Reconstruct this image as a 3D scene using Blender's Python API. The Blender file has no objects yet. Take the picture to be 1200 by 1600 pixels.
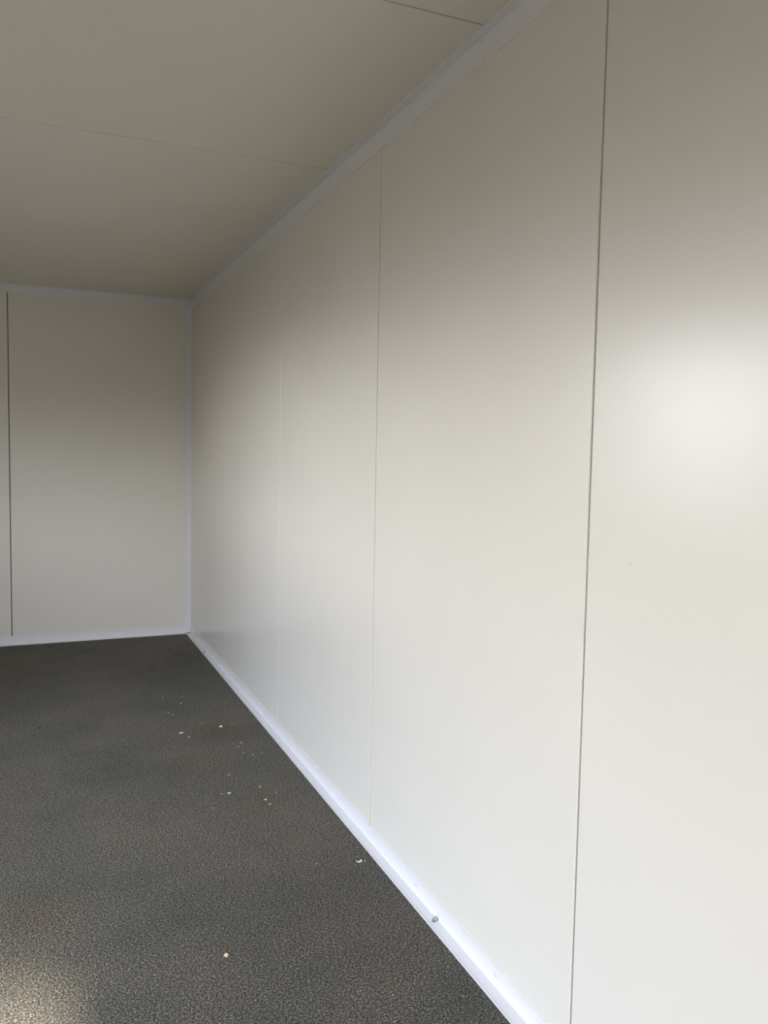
import bpy, bmesh, math, random
from mathutils import Vector, Matrix

# ------------------------------------------------------------------ camera
S = 1.15                                   # one sandwich panel is 1.15 m wide
FPX = 1292.95                              # focal length in pixels of a 1200 px wide frame
CAM = Vector((-0.92118 * S, -5.21765 * S, 1.15854 * S))
YAW, PITCH, ROLL = 0.40488, -0.07199, 0.0189
scn = bpy.context.scene
C = scn.collection
cy, sy = math.cos(YAW), math.sin(YAW)
F = Vector((sy * math.cos(PITCH), cy * math.cos(PITCH), math.sin(PITCH)))
R0 = Vector((cy, -sy, 0)); U0 = R0.cross(F)
RT = R0 * math.cos(ROLL) + U0 * math.sin(ROLL)
UP = -R0 * math.sin(ROLL) + U0 * math.cos(ROLL)
cd = bpy.data.cameras.new('camera')
cd.sensor_fit = 'HORIZONTAL'; cd.sensor_width = 36.0
cd.lens = FPX / 1200.0 * 36.0
cd.clip_start = 0.02
cam = bpy.data.objects.new('camera', cd); C.objects.link(cam)
m = Matrix((RT, UP, -F)).transposed().to_4x4(); m.translation = CAM
cam.matrix_world = m
scn.camera = cam

# ------------------------------------------------------------------ exposure
scn.view_settings.view_transform = 'Standard'
scn.view_settings.look = 'None'
scn.view_settings.gamma = 1.0
scn.view_settings.use_curve_mapping = False
scn.view_settings.exposure = 0.0
scn.cycles.max_bounces = 16
scn.cycles.diffuse_bounces = 12
scn.cycles.glossy_bounces = 6

# ------------------------------------------------------------------ world: hazy bright sky over a dry yard
SKY_STRENGTH = 9.0
w = bpy.data.worlds.new('hazy_sky'); scn.world = w; w.use_nodes = True
nt = w.node_tree; nt.nodes.clear()
tc = nt.nodes.new('ShaderNodeTexCoord')
sp = nt.nodes.new('ShaderNodeSeparateXYZ')
bg = nt.nodes.new('ShaderNodeBackground'); bg.inputs['Strength'].default_value = SKY_STRENGTH
ow = nt.nodes.new('ShaderNodeOutputWorld')
nt.links.new(tc.outputs['Generated'], sp.inputs[0])
def sky_ramp(stops):                   # (elevation in degrees, brightness, tint)
    rp = nt.nodes.new('ShaderNodeValToRGB'); e = rp.color_ramp.elements
    while len(e) < len(stops): e.new(0.5)
    for i, (el, v, t) in enumerate(stops):
        e[i].position = math.sin(math.radians(el)); e[i].color = (v * t[0], v * t[1], v * t[2], 1)
    nt.links.new(sp.outputs['Z'], rp.inputs['Fac'])
    return rp.outputs['Color']
NEU, COOL = (0.965, 0.99, 1.055), (0.875, 0.98, 1.23)
sky_left = sky_ramp([(0, 0.6, NEU), (2.2, 1.45, NEU), (8, 1.55, NEU), (13, 0.62, NEU), (20, 0.75, COOL), (26, 1.2, COOL), (50, 1.25, COOL), (75, 0.5, COOL)])
sky_front = sky_ramp([(0, 0.06, NEU), (3, 0.15, NEU), (6, 1.2, NEU), (11, 1.6, NEU), (22, 1.4, COOL), (30, 0.5, COOL), (75, 0.4, COOL)])
df = nt.nodes.new('ShaderNodeMath'); df.operation = 'SUBTRACT'
nt.links.new(sp.outputs['X'], df.inputs[0]); nt.links.new(sp.outputs['Y'], df.inputs[1])
mr = nt.nodes.new('ShaderNodeMapRange'); mr.interpolation_type = 'SMOOTHSTEP'
mr.inputs[1].default_value = -0.25; mr.inputs[2].default_value = 0.25
nt.links.new(df.outputs[0], mr.inputs[0])
mx = nt.nodes.new('ShaderNodeMix'); mx.data_type = 'RGBA'
nt.links.new(mr.outputs[0], mx.inputs[0]); nt.links.new(sky_left, mx.inputs[6]); nt.links.new(sky_front, mx.inputs[7])
nt.links.new(mx.outputs[2], bg.inputs['Color'])
nt.links.new(bg.outputs[0], ow.inputs['Surface'])

sd = bpy.data.lights.new('hazy_sun', 'SUN'); sd.energy = 17.0; sd.angle = math.radians(3); sd.color = (1.0, 0.93, 0.80)
so = bpy.data.objects.new('hazy_sun', sd); C.objects.link(so)
SUN_EL = math.radians(32.6)            # low sun that reaches in through the doorway behind the camera
so.rotation_euler = Vector((0.115 * math.cos(SUN_EL), -math.cos(SUN_EL), math.sin(SUN_EL))).to_track_quat('Z', 'Y').to_euler()

# ------------------------------------------------------------------ dimensions (metres)
H = 2.068 * S          # ceiling height
XL = -2.0 * S          # inner face of the left wall
YF = -6.0 * S          # inner face of the front wall
TH = 0.06              # panel thickness
DOOR = (-4.95, -3.95, 0.03, 1.87)       # y0, y1, z0, z1 in the left wall
WIN = (-3.20, -1.95, 0.95, 1.98)
FDOOR = (-1.65, -0.65, 0.0, 1.98)       # x0, x1, z0, z1 in the front wall, behind the camera

# portals guide the sky light through the real openings
def portal(y0, y1, z0, z1):
    ld = bpy.data.lights.new('daylight_portal', 'AREA')
    ld.shape = 'RECTANGLE'; ld.size = z1 - z0; ld.size_y = y1 - y0
    ld.cycles.is_portal = True
    o = bpy.data.objects.new('daylight_portal', ld); C.objects.link(o)
    o.location = (XL - TH - 0.01, (y0 + y1) / 2, (z0 + z1) / 2)
    o.rotation_euler = (0, -math.pi / 2, 0)
portal(*DOOR); portal(*WIN)
ld = bpy.data.lights.new('daylight_portal', 'AREA'); ld.shape = 'RECTANGLE'
ld.size = FDOOR[1] - FDOOR[0]; ld.size_y = FDOOR[3] - FDOOR[2]; ld.cycles.is_portal = True
o = bpy.data.objects.new('daylight_portal', ld); C.objects.link(o)
o.location = ((FDOOR[0] + FDOOR[1]) / 2, YF - TH - 0.01, (FDOOR[2] + FDOOR[3]) / 2); o.rotation_euler = (math.pi / 2, 0, 0)

# ------------------------------------------------------------------ helpers
def link(o, parent=None):
    C.objects.link(o)
    if parent: o.parent = parent
    return o
def obj(name, bm, mat, parent=None, smooth=False):
    me = bpy.data.meshes.new(name); bmesh.ops.recalc_face_normals(bm, faces=bm.faces)
    bm.to_mesh(me); bm.free()
    if mat: me.materials.append(mat)
    if smooth:
        for p in me.polygons: p.use_smooth = True
    return link(bpy.data.objects.new(name, me), parent)
def empty(name, loc=(0, 0, 0)):
    o = bpy.data.objects.new(name, None); o.empty_display_size = 0.1
    o.location = loc
    return link(o)
def tag(o, label, cat, group=None, kind=None):
    o['label'] = label; o['category'] = cat
    if group: o['group'] = group
    if kind: o['kind'] = kind
    return o
def box(bm, x0, x1, y0, y1, z0, z1):
    v = [bm.verts.new((x, y, z)) for x in (x0, x1) for y in (y0, y1) for z in (z0, z1)]
    for f in ((0, 1, 3, 2), (4, 6, 7, 5), (0, 4, 5, 1), (2, 3, 7, 6), (0, 2, 6, 4), (1, 5, 7, 3)):
        bm.faces.new([v[i] for i in f])
def prism(bm, prof, frame, l0, l1):
    """extrude profile [(a,b)] along a line; frame(a,b,l) -> xyz"""
    n = len(prof)
    A = [bm.verts.new(frame(a, b, l0)) for a, b in prof]
    B = [bm.verts.new(frame(a, b, l1)) for a, b in prof]
    for i in range(n):
        j = (i + 1) % n
        bm.faces.new((A[i], A[j], B[j], B[i]))
    bm.faces.new(A); bm.faces.new(B)
def panel_profile(w0, w1, depth, ga, gb, r=0.003):
    """cross-section of a sheet: a along width, b into the wall (0 = visible face)"""
    a0, a1 = w0 + ga, w1 - gb
    pr = [(a0, depth), (a0, r)]
    for k in range(1, 4):
        t = k / 4 * math.pi / 2
        pr.append((a0 + r * (1 - math.cos(t)), r * (1 - math.sin(t))))
    pr.append((a0 + r, 0)); pr.append((a1 - r, 0))
    for k in range(3, 0, -1):
        t = k / 4 * math.pi / 2
        pr.append((a1 - r * (1 - math.cos(t)), r * (1 - math.sin(t))))
    pr.append((a1, r)); pr.append((a1, depth))
    return pr
def img(px, py, plane='floor', off=0.0):
    """where the sight line through a photo point meets a surface"""
    D = F + RT * ((px - 600) / FPX) - UP * ((py - 800) / FPX)
    if plane == 'floor': t = (off - CAM.z) / D.z
    elif plane == 'right': t = (off - CAM.x) / D.x
    elif plane == 'ceiling': t = (off - CAM.z) / D.z
    else: t = (off - CAM.y) / D.y
    return CAM + D * t

# ------------------------------------------------------------------ materials
def principled(name):
    mt = bpy.data.materials.new(name); mt.use_nodes = True
    n = mt.node_tree; b = n.nodes['Principled BSDF']
    return mt, n, b
def coords(n, scale=(1, 1, 1)):
    g = n.nodes.new('ShaderNodeNewGeometry')
    mp = n.nodes.new('ShaderNodeMapping'); mp.inputs['Scale'].default_value = scale
    n.links.new(g.outputs['Position'], mp.inputs['Vector'])
    return mp.outputs[0]
def noise(n, vec, scale, detail=2, rough=.5):
    t = n.nodes.new('ShaderNodeTexNoise'); t.inputs['Scale'].default_value = scale
    t.inputs['Detail'].default_value = detail; t.inputs['Roughness'].default_value = rough
    n.links.new(vec, t.inputs['Vector']); return t.outputs['Fac']
def ramp(n, fac, stops):
    r = n.nodes.new('ShaderNodeValToRGB'); n.links.new(fac, r.inputs[0])
    e = r.color_ramp.elements
    while len(e) < len(stops): e.new(0.5)
    for i, (p, c) in enumerate(stops):
        e[i].position = p; e[i].color = (*c, 1) if len(c) == 3 else c
    return r.outputs[0]
def mix(n, fac, a, b, mode='MIX'):
    x = n.nodes.new('ShaderNodeMix'); x.data_type = 'RGBA'; x.blend_type = mode
    if isinstance(fac, float): x.inputs[0].default_value = fac
    else: n.links.new(fac, x.inputs[0])
    for s, v in ((6, a), (7, b)):
        if isinstance(v, tuple): x.inputs[s].default_value = (*v, 1)
        else: n.links.new(v, x.inputs[s])
    return x.outputs[2]

def painted(name, col, rough, bumpd=0.00025, coat=0.0):
    mt, n, b = principled(name)
    v = coords(n)
    big = noise(n, v, 2.3, 3)
    b.inputs['Roughness'].default_value = rough
    c2 = tuple(c * 0.975 for c in col)
    n.links.new(ramp(n, big, [(0.3, col), (0.75, c2)]), b.inputs['Base Color'])
    fine = noise(n, coords(n, (1, 1, .35)), 900, 1)
    bp = n.nodes.new('ShaderNodeBump'); bp.inputs['Distance'].default_value = bumpd
    bp.inputs['Strength'].default_value = 0.12
    n.links.new(fine, bp.inputs['Height'])
    wv = n.nodes.new('ShaderNodeBump'); wv.inputs['Distance'].default_value = 0.004
    wv.inputs['Strength'].default_value = 0.12
    n.links.new(noise(n, v, 3.1, 1), wv.inputs['Height'])
    n.links.new(wv.outputs[0], bp.inputs['Normal'])
    n.links.new(bp.outputs[0], b.inputs['Normal'])
    b.inputs['Specular IOR Level'].default_value = 0.5
    return mt, n, b
WALL_COL = (0.75, 0.72, 0.646)
M_wall, nw, bw_ = painted('painted_steel_white', WALL_COL, 0.27)
M_ceil, nc, bc = painted('painted_steel_ceiling', (0.725, 0.69, 0.595), 0.36)
M_trim, ntm, btm = painted('folded_trim_white', (0.755, 0.748, 0.752), 0.30)
# small scuffs on the right wall, each at its own spot
def scuffs(n, b, spots):
    base = b.inputs['Base Color'].links[0].from_socket
    g = n.nodes.new('ShaderNodeNewGeometry')
    cur = base
    wob = n.nodes.new('ShaderNodeTexNoise'); wob.inputs['Scale'].default_value = 160
    n.links.new(g.outputs['Position'], wob.inputs['Vector'])
    for (p, rad, col, squash) in spots:
        sb = n.nodes.new('ShaderNodeVectorMath'); sb.operation = 'SUBTRACT'
        n.links.new(g.outputs['Position'], sb.inputs[0]); sb.inputs[1].default_value = p
        sc = n.nodes.new('ShaderNodeVectorMath'); sc.operation = 'MULTIPLY'
        n.links.new(sb.outputs[0], sc.inputs[0]); sc.inputs[1].default_value = squash
        ln = n.nodes.new('ShaderNodeVectorMath'); ln.operation = 'LENGTH'
        n.links.new(sc.outputs[0], ln.inputs[0])
        ad = n.nodes.new('ShaderNodeMath'); ad.operation = 'MULTIPLY_ADD'
        n.links.new(wob.outputs['Fac'], ad.inputs[0]); ad.inputs[1].default_value = rad * 1.6
        n.links.new(ln.outputs['Value'], ad.inputs[2])
        mr = n.nodes.new('ShaderNodeMapRange')
        n.links.new(ad.outputs[0], mr.inputs[0])
        mr.inputs[1].default_value = rad * 1.1; mr.inputs[2].default_value = rad * 2.1
        mr.inputs[3].default_value = 0.8; mr.inputs[4].default_value = 0.0
        cur = mix(n, mr.outputs[0], cur, col)
    n.links.new(cur, b.inputs['Base Color'])
scuffs(nw, bw_, [
    (tuple(img(985, 881, 'right')), 0.0022, (0.35, 0.35, 0.34), (1, 1, 1.6)),
    (tuple(img(932, 1487, 'right')), 0.0020, (0.55, 0.55, 0.54), (1, 1, .7)),
    (tuple(img(934, 1501, 'right')), 0.0020, (0.52, 0.52, 0.51), (1, 1, .7)),
    (tuple(img(1028, 1432, 'right')), 0.0016, (0.60, 0.60, 0.59), (1, 1, 1)),
])

M_dark, nd, bd = principled('joint_seal'); bd.inputs['Base Color'].default_value = (0.10, 0.09, 0.075, 1)
bd.inputs['Roughness'].default_value = 0.8
M_screw, ns, bs = principled('painted_screw'); bs.inputs['Base Color'].default_value = (0.60, 0.60, 0.62, 1)
bs.inputs['Roughness'].default_value = 0.4
M_rust, nr, br = principled('dark_screw'); br.inputs['Base Color'].default_value = (0.03, 0.03, 0.025, 1)

# needle-punched carpet
M_floor, nf, bf = principled('grey_needle_felt')
v1 = coords(nf)
fib = noise(nf, coords(nf, (1, 1, 1)), 215, 4, .8)
fibx = noise(nf, coords(nf, (1, .4, 1)), 330, 2, .7)      # fibres lying one way
fiby = noise(nf, coords(nf, (.4, 1, 1)), 300, 2, .7)      # and the other
col = ramp(nf, fib, [(0.38, (0.009, 0.0079, 0.0062)), (0.5, (0.072, 0.0660, 0.053)), (0.60, (0.250, 0.232, 0.188))])
for fx in (fibx, fiby):
    col = mix(nf, 1.0, col, ramp(nf, fx, [(0.38, (0.5, 0.5, 0.5)), (0.60, (1.55, 1.55, 1.55))]), 'MULTIPLY')
vor = nf.nodes.new('ShaderNodeTexVoronoi'); vor.inputs['Scale'].default_value = 170
nf.links.new(v1, vor.inputs['Vector'])
sepc = nf.nodes.new('ShaderNodeSeparateColor'); nf.links.new(vor.outputs['Color'], sepc.inputs[0])
gt = nf.nodes.new('ShaderNodeMath'); gt.operation = 'GREATER_THAN'; gt.inputs[1].default_value = 0.965
nf.links.new(sepc.outputs[0], gt.inputs[0])
ls = nf.nodes.new('ShaderNodeMath'); ls.operation = 'LESS_THAN'; ls.inputs[1].default_value = 0.22
nf.links.new(vor.outputs['Distance'], ls.inputs[0])
ml = nf.nodes.new('ShaderNodeMath'); ml.operation = 'MULTIPLY'
nf.links.new(gt.outputs[0], ml.inputs[0]); nf.links.new(ls.outputs[0], ml.inputs[1])
col = mix(nf, ml.outputs[0], col, (0.50, 0.48, 0.43))
# large trodden, dusty patches from noise
dust = noise(nf, v1, 1.7, 5, .6)
dcol = ramp(nf, dust, [(0.35, (0.80, 0.83, 0.82)), (0.65, (1.20, 1.15, 1.08))])
col = mix(nf, 1.0, col, dcol, 'MULTIPLY')
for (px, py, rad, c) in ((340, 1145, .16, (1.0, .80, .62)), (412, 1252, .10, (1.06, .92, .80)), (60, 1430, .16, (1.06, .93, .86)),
                         (300, 1195, .16, (1.05, .92, .84)), (45, 1345, .06, (1.12, 1.08, 1.08)), (20, 1400, .6, (1.12, 1.11, 1.06)), (520, 1420, .55, (.78, .79, .80)), (250, 1040, .55, (.90, .86, .80))):  # brown patches; wide left-pale and right-dark ones paint light falloff into the colour
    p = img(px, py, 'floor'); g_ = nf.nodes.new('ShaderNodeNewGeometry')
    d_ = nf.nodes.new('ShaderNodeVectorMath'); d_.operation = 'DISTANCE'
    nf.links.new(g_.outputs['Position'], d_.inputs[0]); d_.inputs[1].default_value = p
    w_ = nf.nodes.new('ShaderNodeMath'); w_.operation = 'MULTIPLY_ADD'      # ragged edge of the patch
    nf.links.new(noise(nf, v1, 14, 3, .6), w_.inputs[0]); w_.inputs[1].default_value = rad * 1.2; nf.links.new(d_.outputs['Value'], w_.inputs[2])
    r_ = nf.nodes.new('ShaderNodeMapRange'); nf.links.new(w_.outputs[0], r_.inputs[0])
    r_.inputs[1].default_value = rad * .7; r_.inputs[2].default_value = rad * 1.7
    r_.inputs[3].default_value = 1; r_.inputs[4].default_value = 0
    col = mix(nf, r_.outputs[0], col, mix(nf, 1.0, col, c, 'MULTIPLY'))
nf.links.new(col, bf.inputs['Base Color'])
bf.inputs['Roughness'].default_value = 0.95
bf.inputs['Specular IOR Level'].default_value = 0.05
bf.inputs['Sheen Weight'].default_value = 0.08
bf.inputs['Sheen Roughness'].default_value = 0.5
bpf = nf.nodes.new('ShaderNodeBump'); bpf.inputs['Distance'].default_value = 0.004; bpf.inputs['Strength'].default_value = 0.9
nf.links.new(fib, bpf.inputs['Height']); nf.links.new(bpf.outputs[0], bf.inputs['Normal'])

M_ground, ng, bgm = principled('dry_yard_gravel')
gc = ramp(ng, noise(ng, coords(ng), 6, 6, .7), [(0.3, (0.024, 0.019, 0.012)), (0.7, (0.042, 0.034, 0.023))])
ng.links.new(gc, bgm.inputs['Base Color']); bgm.inputs['Roughness'].default_value = 0.95

# ------------------------------------------------------------------ the setting
bm = bmesh.new(); box(bm, XL - 0.02, 0.02, YF - 0.02, 0.02, -0.03, 0.0)
fl = obj('floor', bm, M_floor); tag(fl, 'dark grey needle felt carpet floor of the empty cabin', 'floor', kind='structure')

bm = bmesh.new(); box(bm, -30, 26, -30, 26, -0.35, -0.15)
gr = obj('ground', bm, M_ground); tag(gr, 'dry sandy ground outside the cabin', 'ground', kind='structure')

def joint_gap(k):                       # half width of the joint at panel line k
    return {4: 0.0029, 5: 0.0022, 3: 0.0025}.get(k, 0.0010)

# right wall: six steel-faced panels standing side by side
wr = empty('wall_right', (0, -3 * S, 0)); tag(wr, 'long white wall of smooth steel faced panels on the right', 'wall', kind='structure')
def place(o, root): o.parent = root; o.matrix_parent_inverse = Matrix.Translation(root.location).inverted(); return o
for k in range(6):
    bm = bmesh.new()
    pr = panel_profile(-(k + 1) * S, -k * S, TH, joint_gap(k + 1), joint_gap(k) if k else 0.0, 0.0022 if k < 3 else 0.0032)
    prism(bm, pr, lambda a, b, l: (b, a, l), 0.0, H)
    place(obj('wall_panel', bm, M_wall), wr)
bm = bmesh.new()
for k in range(1, 6):
    box(bm, 0.012, 0.03, -k * S - 0.0035, -k * S + 0.0035, 0.0, H)
place(obj('joint_seal', bm, M_dark), wr)

# back wall
BW = 1.028 * S
wb = empty('wall_back', (-S, 0, 0)); tag(wb, 'white panelled end wall at the far end of the cabin', 'wall', kind='structure')
for x0, x1, g0, g1 in ((XL - TH, -BW, 0.0, 0.0028), (-BW, TH, 0.0028, 0.0)):
    bm = bmesh.new()
    prism(bm, panel_profile(x0, x1, TH, g0, g1, 0.0012), lambda a, b, l: (a, b, l), 0.0, H)
    place(obj('wall_panel', bm, M_wall), wb)
bm = bmesh.new(); box(bm, -BW - 0.004, -BW + 0.004, 0.008, 0.03, 0, H)
place(obj('joint_seal', bm, M_dark), wb)

# ceiling: panels laid across
cl = empty('ceiling', (XL / 2, -3 * S, H)); tag(cl, 'cream white panelled ceiling of the cabin', 'ceiling', kind='structure')
edges = [0.0] + [-(0.611 + k) * S for k in range(0, 6)] + [YF]
for k in range(len(edges) - 1):
    g = lambda i: {4: 0.0030, 3: 0.0025}.get(i, 0.0010)
    bm = bmesh.new()
    prism(bm, panel_profile(edges[k + 1], edges[k], TH, g(k + 1), g(k), 0.0015), lambda a, b, l: (l, a, H + b), XL - TH, TH)
    place(obj('ceiling_panel', bm, M_ceil), cl)
bm = bmesh.new()
for y in edges[1:-1]: box(bm, XL, 0, y - .0045, y + .0045, H + 0.010, H + 0.03)
place(obj('joint_seal', bm, M_dark), cl)

# left wall with a doorway and a window opening (outside the frame)
wl = empty('wall_left', (XL, -3 * S, 0)); tag(wl, 'white panelled left wall with the doorway and window that light the room', 'wall', kind='structure')
bm = bmesh.new()
def lbox(y0, y1, z0, z1): 
    if y1 - y0 > 1e-4 and z1 - z0 > 1e-4: box(bm, XL - TH, XL, y0, y1, z0, z1)
ops = sorted([DOOR, WIN])
ycur = YF
for (a, b_, z0, z1) in ops:
    lbox(ycur, a, 0, H)
    lbox(a, b_, 0, z0); lbox(a, b_, z1, H)
    ycur = b_
lbox(ycur, TH, 0, H)
place(obj('wall_panel', bm, M_wall), wl)
bm = bmesh.new(); box(bm, XL - TH, FDOOR[0], YF - TH, YF, 0, H); box(bm, FDOOR[1], TH, YF - TH, YF, 0, H)
box(bm, FDOOR[0], FDOOR[1], YF - TH, YF, FDOOR[3], H)
wf = obj('wall_front', bm, M_wall); tag(wf, 'white panelled wall behind the camera', 'wall', kind='structure')
# frames of the openings
bm = bmesh.new()
for (a, b_, c, d_) in ((FDOOR[0] - .03, FDOOR[0] + .012, 0, FDOOR[3]), (FDOOR[1] - .012, FDOOR[1] + .03, 0, FDOOR[3]), (FDOOR[0] - .03, FDOOR[1] + .03, FDOOR[3] - .012, FDOOR[3] + .03)):
    box(bm, a, b_, YF - TH - .012, YF + .012, c, d_)
tag(obj('door_2', bm, M_trim), 'white doorway frame behind the camera', 'door', kind='structure')
def frame(name, y0, y1, z0, z1, label, cat):
    r = empty(name, (XL, (y0 + y1) / 2, z0)); tag(r, label, cat, kind='structure')
    bm = bmesh.new(); t, d = 0.03, 0.012
    for (a, b_, c, d_) in ((y0 - t, y0 + .012, z0, z1), (y1 - .012, y1 + t, z0, z1), (y0 - t, y1 + t, z1 - .012, z1 + t)):
        box(bm, XL - TH - d, XL + d, a, b_, c, d_)
    if z0 > .5: box(bm, XL - TH - d, XL + d, y0 - t, y1 + t, z0 - t, z0 + .012)
    place(obj(name.split('_')[0] + '_frame', bm, M_trim), r)
frame('door_1', *DOOR, 'white doorway in the left wall', 'door')
frame('window_1', *WIN, 'white framed window opening in the left wall', 'window')

# ------------------------------------------------------------------ folded trims with their screws
def screw_bm(r=0.0042, h=0.0022):
    bm = bmesh.new(); prev = None; n = 14
    rings = [(r, 0), (r, h * .35), (r * .8, h * .8), (r * .45, h)]
    rr = []
    for rad, z in rings:
        rr.append([bm.verts.new((rad * math.cos(2 * math.pi * i / n), rad * math.sin(2 * math.pi * i / n), z)) for i in range(n)])
    for a, b in zip(rr, rr[1:]):
        for i in range(n): bm.faces.new((a[i], a[(i + 1) % n], b[(i + 1) % n], b[i]))
    # recessed drive
    c = [bm.verts.new((r * .3 * math.cos(2 * math.pi * i / n), r * .3 * math.sin(2 * math.pi * i / n), h * .45)) for i in range(n)]
    for i in range(n): bm.faces.new((rr[-1][i], rr[-1][(i + 1) % n], c[(i + 1) % n], c[i]))
    bm.faces.new(c); bm.faces.new(rr[0])
    return bm
_smesh = {}
def screw(parent, pos, normal, mat=None, s=1.0):
    mat = mat or M_screw
    key = mat.name
    if key not in _smesh:
        o = obj('screw', screw_bm(), mat, None, False); _smesh[key] = o.data
    else:
        o = link(bpy.data.objects.new('screw', _smesh[key]))
    o.rotation_euler = Vector(normal).to_track_quat('Z', 'Y').to_euler()
    o.location = pos; o.scale = (s, s, s)
    o.parent = parent
    return o
T = 0.0012
def l_profile(a, b, lip=0.003):
    """L section: leg a along +u, leg b along +v, with small raised hems at the free edges"""
    return [(0, 0), (a, 0), (a, lip), (a - .004, lip), (a - .006, T), (T, T), (T, b - .006), (lip, b - .004), (lip, b), (0, b)]
# skirting along the right wall: u = away from wall (-x), v = up
FS, FH = 0.0311 * S, 0.0488 * S
bm = bmesh.new(); prism(bm, l_profile(FS, FH), lambda u, v, l: (-u, l, v), YF, 0.0)
t1 = obj('baseboard_right', bm, M_trim); tag(t1, 'folded white metal skirting strip along the foot of the right wall', 'baseboard', kind='structure')
# screws on the upright leg where the photograph shows them, then on at the same spacing
for (px, py) in ((774, 1521), (650, 1381), (578, 1299), (532, 1245), (489, 1198)):
    p = img(px, py, 'right', -T); screw(t1, (-T, p.y, FH * .55), (-1, 0, 0))
for k in range(1, 5):
    screw(t1, (-T, -2.35 * S + k * .45, FH * .55), (-1, 0, 0))
p = img(322, 1019, 'floor', T); screw(t1, (-FS * .55, p.y, T), (0, 0, 1), M_rust, 1.5)
for (px, py) in ((307, 1001), (745, 1574), (527, 1267), (788, 1575)):
    p = img(px, py, 'floor', T)
    if -FS < p.x < -.004: screw(t1, (-FS * .5, p.y, T), (0, 0, 1), None, 0.6)
# skirting along the back wall
bm = bmesh.new(); prism(bm, l_profile(FS, 0.05 * S), lambda u, v, l: (l, -u, v), XL, -T * 1.5)
t2 = obj('baseboard_back', bm, M_trim); tag(t2, 'folded white metal skirting strip along the foot of the far end wall', 'baseboard', kind='structure')
for (px, py) in ((204, 985), (121, 991)):
    p = img(px, py, 'back', -T); screw(t2, (p.x, -T, 0.03), (0, -1, 0))
# trim between right wall and ceiling
TW, TCL = 0.058 * S, 0.024 * S
bm = bmesh.new(); prism(bm, l_profile(TCL, TW), lambda u, v, l: (-u, l, H - v), YF, 0.0)
t3 = obj('trim_1', bm, M_trim); tag(t3, 'folded white metal trim along the right wall and ceiling joint', 'trim', kind='structure')
for (px, py) in ((756, 91), (650, 181), (548, 266), (752, 64), (647, 160), (543, 247)):
    p = img(px, py, 'right', -T)
    if H - TW < p.z < H - .003: screw(t3, (-T, p.y, p.z), (-1, 0, 0), None, .8)
# trim between back wall and ceiling
bm = bmesh.new(); prism(bm, l_profile(TCL, 0.048 * S), lambda u, v, l: (l, -u, H - v), XL, -T * 1.5)
t4 = obj('trim_2', bm, M_trim); tag(t4, 'folded white metal trim along the far wall and ceiling joint', 'trim', kind='structure')
for (px, py) in ((107, 459), (190, 466)):
    p = img(px, py, 'back', -T); screw(t4, (p.x, -T, p.z), (0, -1, 0), None, .8)
# upright trim in the corner
bm = bmesh.new(); prism(bm, l_profile(0.018 * S, 0.034 * S), lambda u, v, l: (-v, -u, l), 0.05 * S, H - 0.048 * S)
t5 = obj('trim_3', bm, M_trim); tag(t5, 'upright white corner trim between the far wall and right wall', 'trim', kind='structure')
for z in (0.10, 0.52, 1.02, 1.5, 2.0):
    screw(t5, (-0.018, -T - .0002, z), (0, -1, 0), None, .7)
    screw(t5, (-T - .0002, -0.011, z - .01), (-1, 0, 0), M_rust, .45)

# ------------------------------------------------------------------ litter on the carpet
def plain(name, c, r=.8):
    mt, n, b = principled(name)
    n.links.new(ramp(n, noise(n, coords(n), 420, 2), [(.3, tuple(x * .8 for x in c)), (.7, c)]), b.inputs['Base Color'])
    b.inputs['Roughness'].default_value = r; return mt
M_white = plain('white_plaster', (0.80, 0.78, 0.74))
M_speck = plain('dusty_plaster', (0.72, 0.69, 0.62))
M_tan = plain('tan_wood', (0.86, 0.62, 0.38))
M_darkc = plain('dark_grit', (0.02, 0.02, 0.018))
M_tin = plain('bare_tin', (0.26, 0.27, 0.28), .35)
random.seed(7)
def crumb_bm(l, wd, h, seed):
    rnd = random.Random(seed); bm = bmesh.new()
    bmesh.ops.create_icosphere(bm, subdivisions=2, radius=1.0)
    for v in bm.verts:
        k = 1 + rnd.uniform(-.28, .22)
        v.co = Vector((v.co.x * l / 2 * k, v.co.y * wd / 2 * k, max(v.co.z, -.75) * h / 2 * k))
    zmin = min(v.co.z for v in bm.verts)
    for v in bm.verts: v.co.z -= zmin
    return bm
def flake_bm(pts, h, curl):
    """torn scrap: outline pts, thickness h, curled up by curl"""
    bm = bmesh.new()
    lift = lambda x, y: curl * (abs(x) / max(abs(p[0]) for p in pts)) ** 2
    A = [bm.verts.new((x, y, lift(x, y))) for x, y in pts]; ca = bm.verts.new((0, 0, 0))
    B = [bm.verts.new((x * .97, y * .97, lift(x, y) + h)) for x, y in pts]; cb = bm.verts.new((0, 0, h * 1.2))
    n = len(pts)
    for i in range(n):
        j = (i + 1) % n
        bm.faces.new((A[j], A[i], ca)); bm.faces.new((B[i], B[j], cb)); bm.faces.new((A[i], A[j], B[j], B[i]))
    return bm
def litter(name, bm, mat, px, py, rot, label, cat, z=0.0, group=None):
    p = img(px, py, 'floor', z)
    o = obj(name, bm, mat); o.location = (p.x, p.y, z); o.rotation_euler = (0, 0, rot)
    return tag(o, label, cat, group)
VA = -YAW
litter('paper_scrap', flake_bm([(-.010, -.001), (-.004, .003), (.002, .006), (.006, .012), (.009, .010), (.010, -.003), (.002, -.004), (-.005, -.003)], .0012, .004),
       M_white, 561, 1347, VA + .1, 'white torn scrap on the carpet close to the right skirting, largest scrap in view', 'scrap')
litter('wood_chip', crumb_bm(.0105, .0095, .010, 3), M_tan, 353.5, 1495, VA, 'tan wood chip lying alone on the carpet near the bottom of the photo', 'chip')
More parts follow.
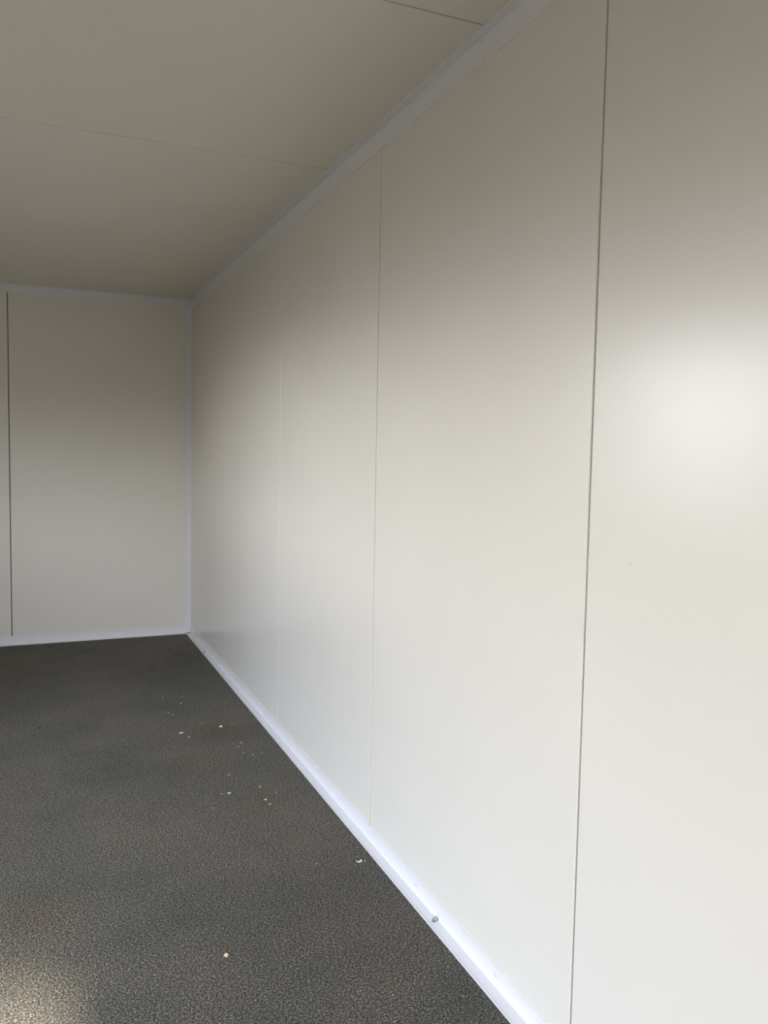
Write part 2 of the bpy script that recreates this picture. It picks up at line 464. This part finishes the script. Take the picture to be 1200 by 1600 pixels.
litter('plaster_sliver', crumb_bm(.019, .007, .006, 5), M_white, 283, 1146, VA + .5, 'long white sliver on the carpet, left of the roundish white crumb', 'sliver')
litter('plaster_crumb', crumb_bm(.015, .012, .008, 6), M_white, 345, 1136, VA, 'roundish white crumb on the brownish carpet patch, biggest of the far crumbs', 'crumb')
litter('plaster_crumb', crumb_bm(.004, .004, .004, 8), M_white, 570, 1346, VA, 'tiny white crumb just right of the torn white scrap', 'crumb')
litter('plaster_crumb', crumb_bm(.014, .006, .005, 9), M_white, 358, 1240, VA + .4, 'oblong white crumb mid carpet with a fainter speck to its left', 'crumb')
litter('plaster_crumb', crumb_bm(.009, .008, .005, 10), M_white, 415, 1250, VA, 'white crumb on the rusty carpet stain halfway along the right skirting', 'crumb')
litter('grit_crumb', crumb_bm(.006, .005, .004, 21), M_darkc, 51, 1456, VA, 'black grit crumb on the carpet at the lower left', 'grit')
litter('grit_crumb', crumb_bm(.016, .004, .004, 22), M_darkc, 62, 1138, VA + .3, 'black sliver of grit on the carpet at the far left', 'grit')
litter('grit_crumb', crumb_bm(.016, .004, .003, 23), M_darkc, 52, 1150, VA, 'black sliver of grit just nearer than the other far left sliver', 'grit')
# bent tin swarf resting on the skirting
p = img(679, 1437, 'floor', 0.004)
bm = flake_bm([(-.011, -.004), (-.003, .006), (.007, .009), (.010, -.001), (.004, -.006), (-.005, -.007)], .001, .008)
o = obj('metal_shaving', bm, M_tin); o.location = (max(p.x, -FS + .008), p.y, T + .0005); o.rotation_euler = (.25, -.35, VA + .5)
tag(o, 'curled bare metal shaving lying on the white right skirting', 'shaving')
# very small specks
crumbs = [
    (263, 1115, 8, 'tiny white speck, left one of the pair above the long white sliver'),
    (270, 1118, 8, 'tiny white speck, right one of the pair above the long white sliver'),
    (283, 1099, 9, 'flat white speck straight above the long white sliver, below a fainter speck'),
    (285, 1089, 6, 'faint white speck farthest up the carpet, directly behind the flat white speck'),
    (254, 1091, 7, 'small white speck, leftmost of all the specks on the far carpet'),
    (295, 1152, 9, 'thin white speck just nearer and right of the long white sliver'),
    (377, 1161, 9, 'brightest white speck of the cluster between the roundish crumb and right skirting'),
    (372, 1167, 7, 'white speck just below the brightest speck of the cluster near the right skirting'),
    (364, 1162, 5, 'faint speck at the left end of the cluster near the right skirting'),
    (381, 1176, 7, 'greyish speck below the cluster of specks nearer than the roundish crumb'),
    (395, 1180, 8, 'flat white speck right of and just nearer than the greyish speck'),
    (358, 1211, 8, 'lone white speck straight behind the oblong white crumb'),
    (346, 1241, 7, 'faint white speck immediately left of the oblong white crumb'),
    (333, 1263, 6, 'faint lone speck nearer and left of the oblong white crumb'),
    (406, 1230, 9, 'flat white speck just behind the crumb on the rusty stain'),
    (431, 1239, 6, 'small round white speck between the rusty stain and the right skirting'),
    (422, 1257, 8, 'flat white speck just nearer and right of the crumb on the rusty stain'),
    (409, 1176, 6, 'faint white speck closest to the right skirting beside the far cluster'),
    (441, 1260, 4, 'pinhead speck right of the rusty stain, nearest it on the skirting side'),
    (494, 1350, 4, 'pinhead speck alone on the carpet to the left of the torn white scrap'),
    (633, 1476, 4, 'pinhead white speck nearest the bare metal shaving on the right skirting'),
    (614, 1555, 4, 'pinhead white speck near the bottom edge, farther one of two'),
    (617, 1596, 4, 'pinhead white speck at the very bottom edge of the photo'),
    (724, 1557, 4, 'pinhead white speck at the bottom right of the carpet beside the skirting'),
    (363, 1131, 5, 'faint speck just right of the roundish white crumb'),
    (316, 1130, 6, 'faint speck just left of the roundish white crumb')]
first = None
for i, (px, py, s, lab) in enumerate(crumbs):
    p = img(px, py, 'floor', 0)
    if first is None:
        o = obj('plaster_speck', crumb_bm(.0010, .0007, .0005, 40), M_speck); first = o
    else:
        o = first.copy(); C.objects.link(o)
    o.location = (p.x, p.y, 0); o.rotation_euler = (0, 0, VA + random.uniform(-.6, .6)); o.scale = (s, s * .85, s * .8)
    tag(o, lab, 'speck', 'white plaster specks on the carpet')
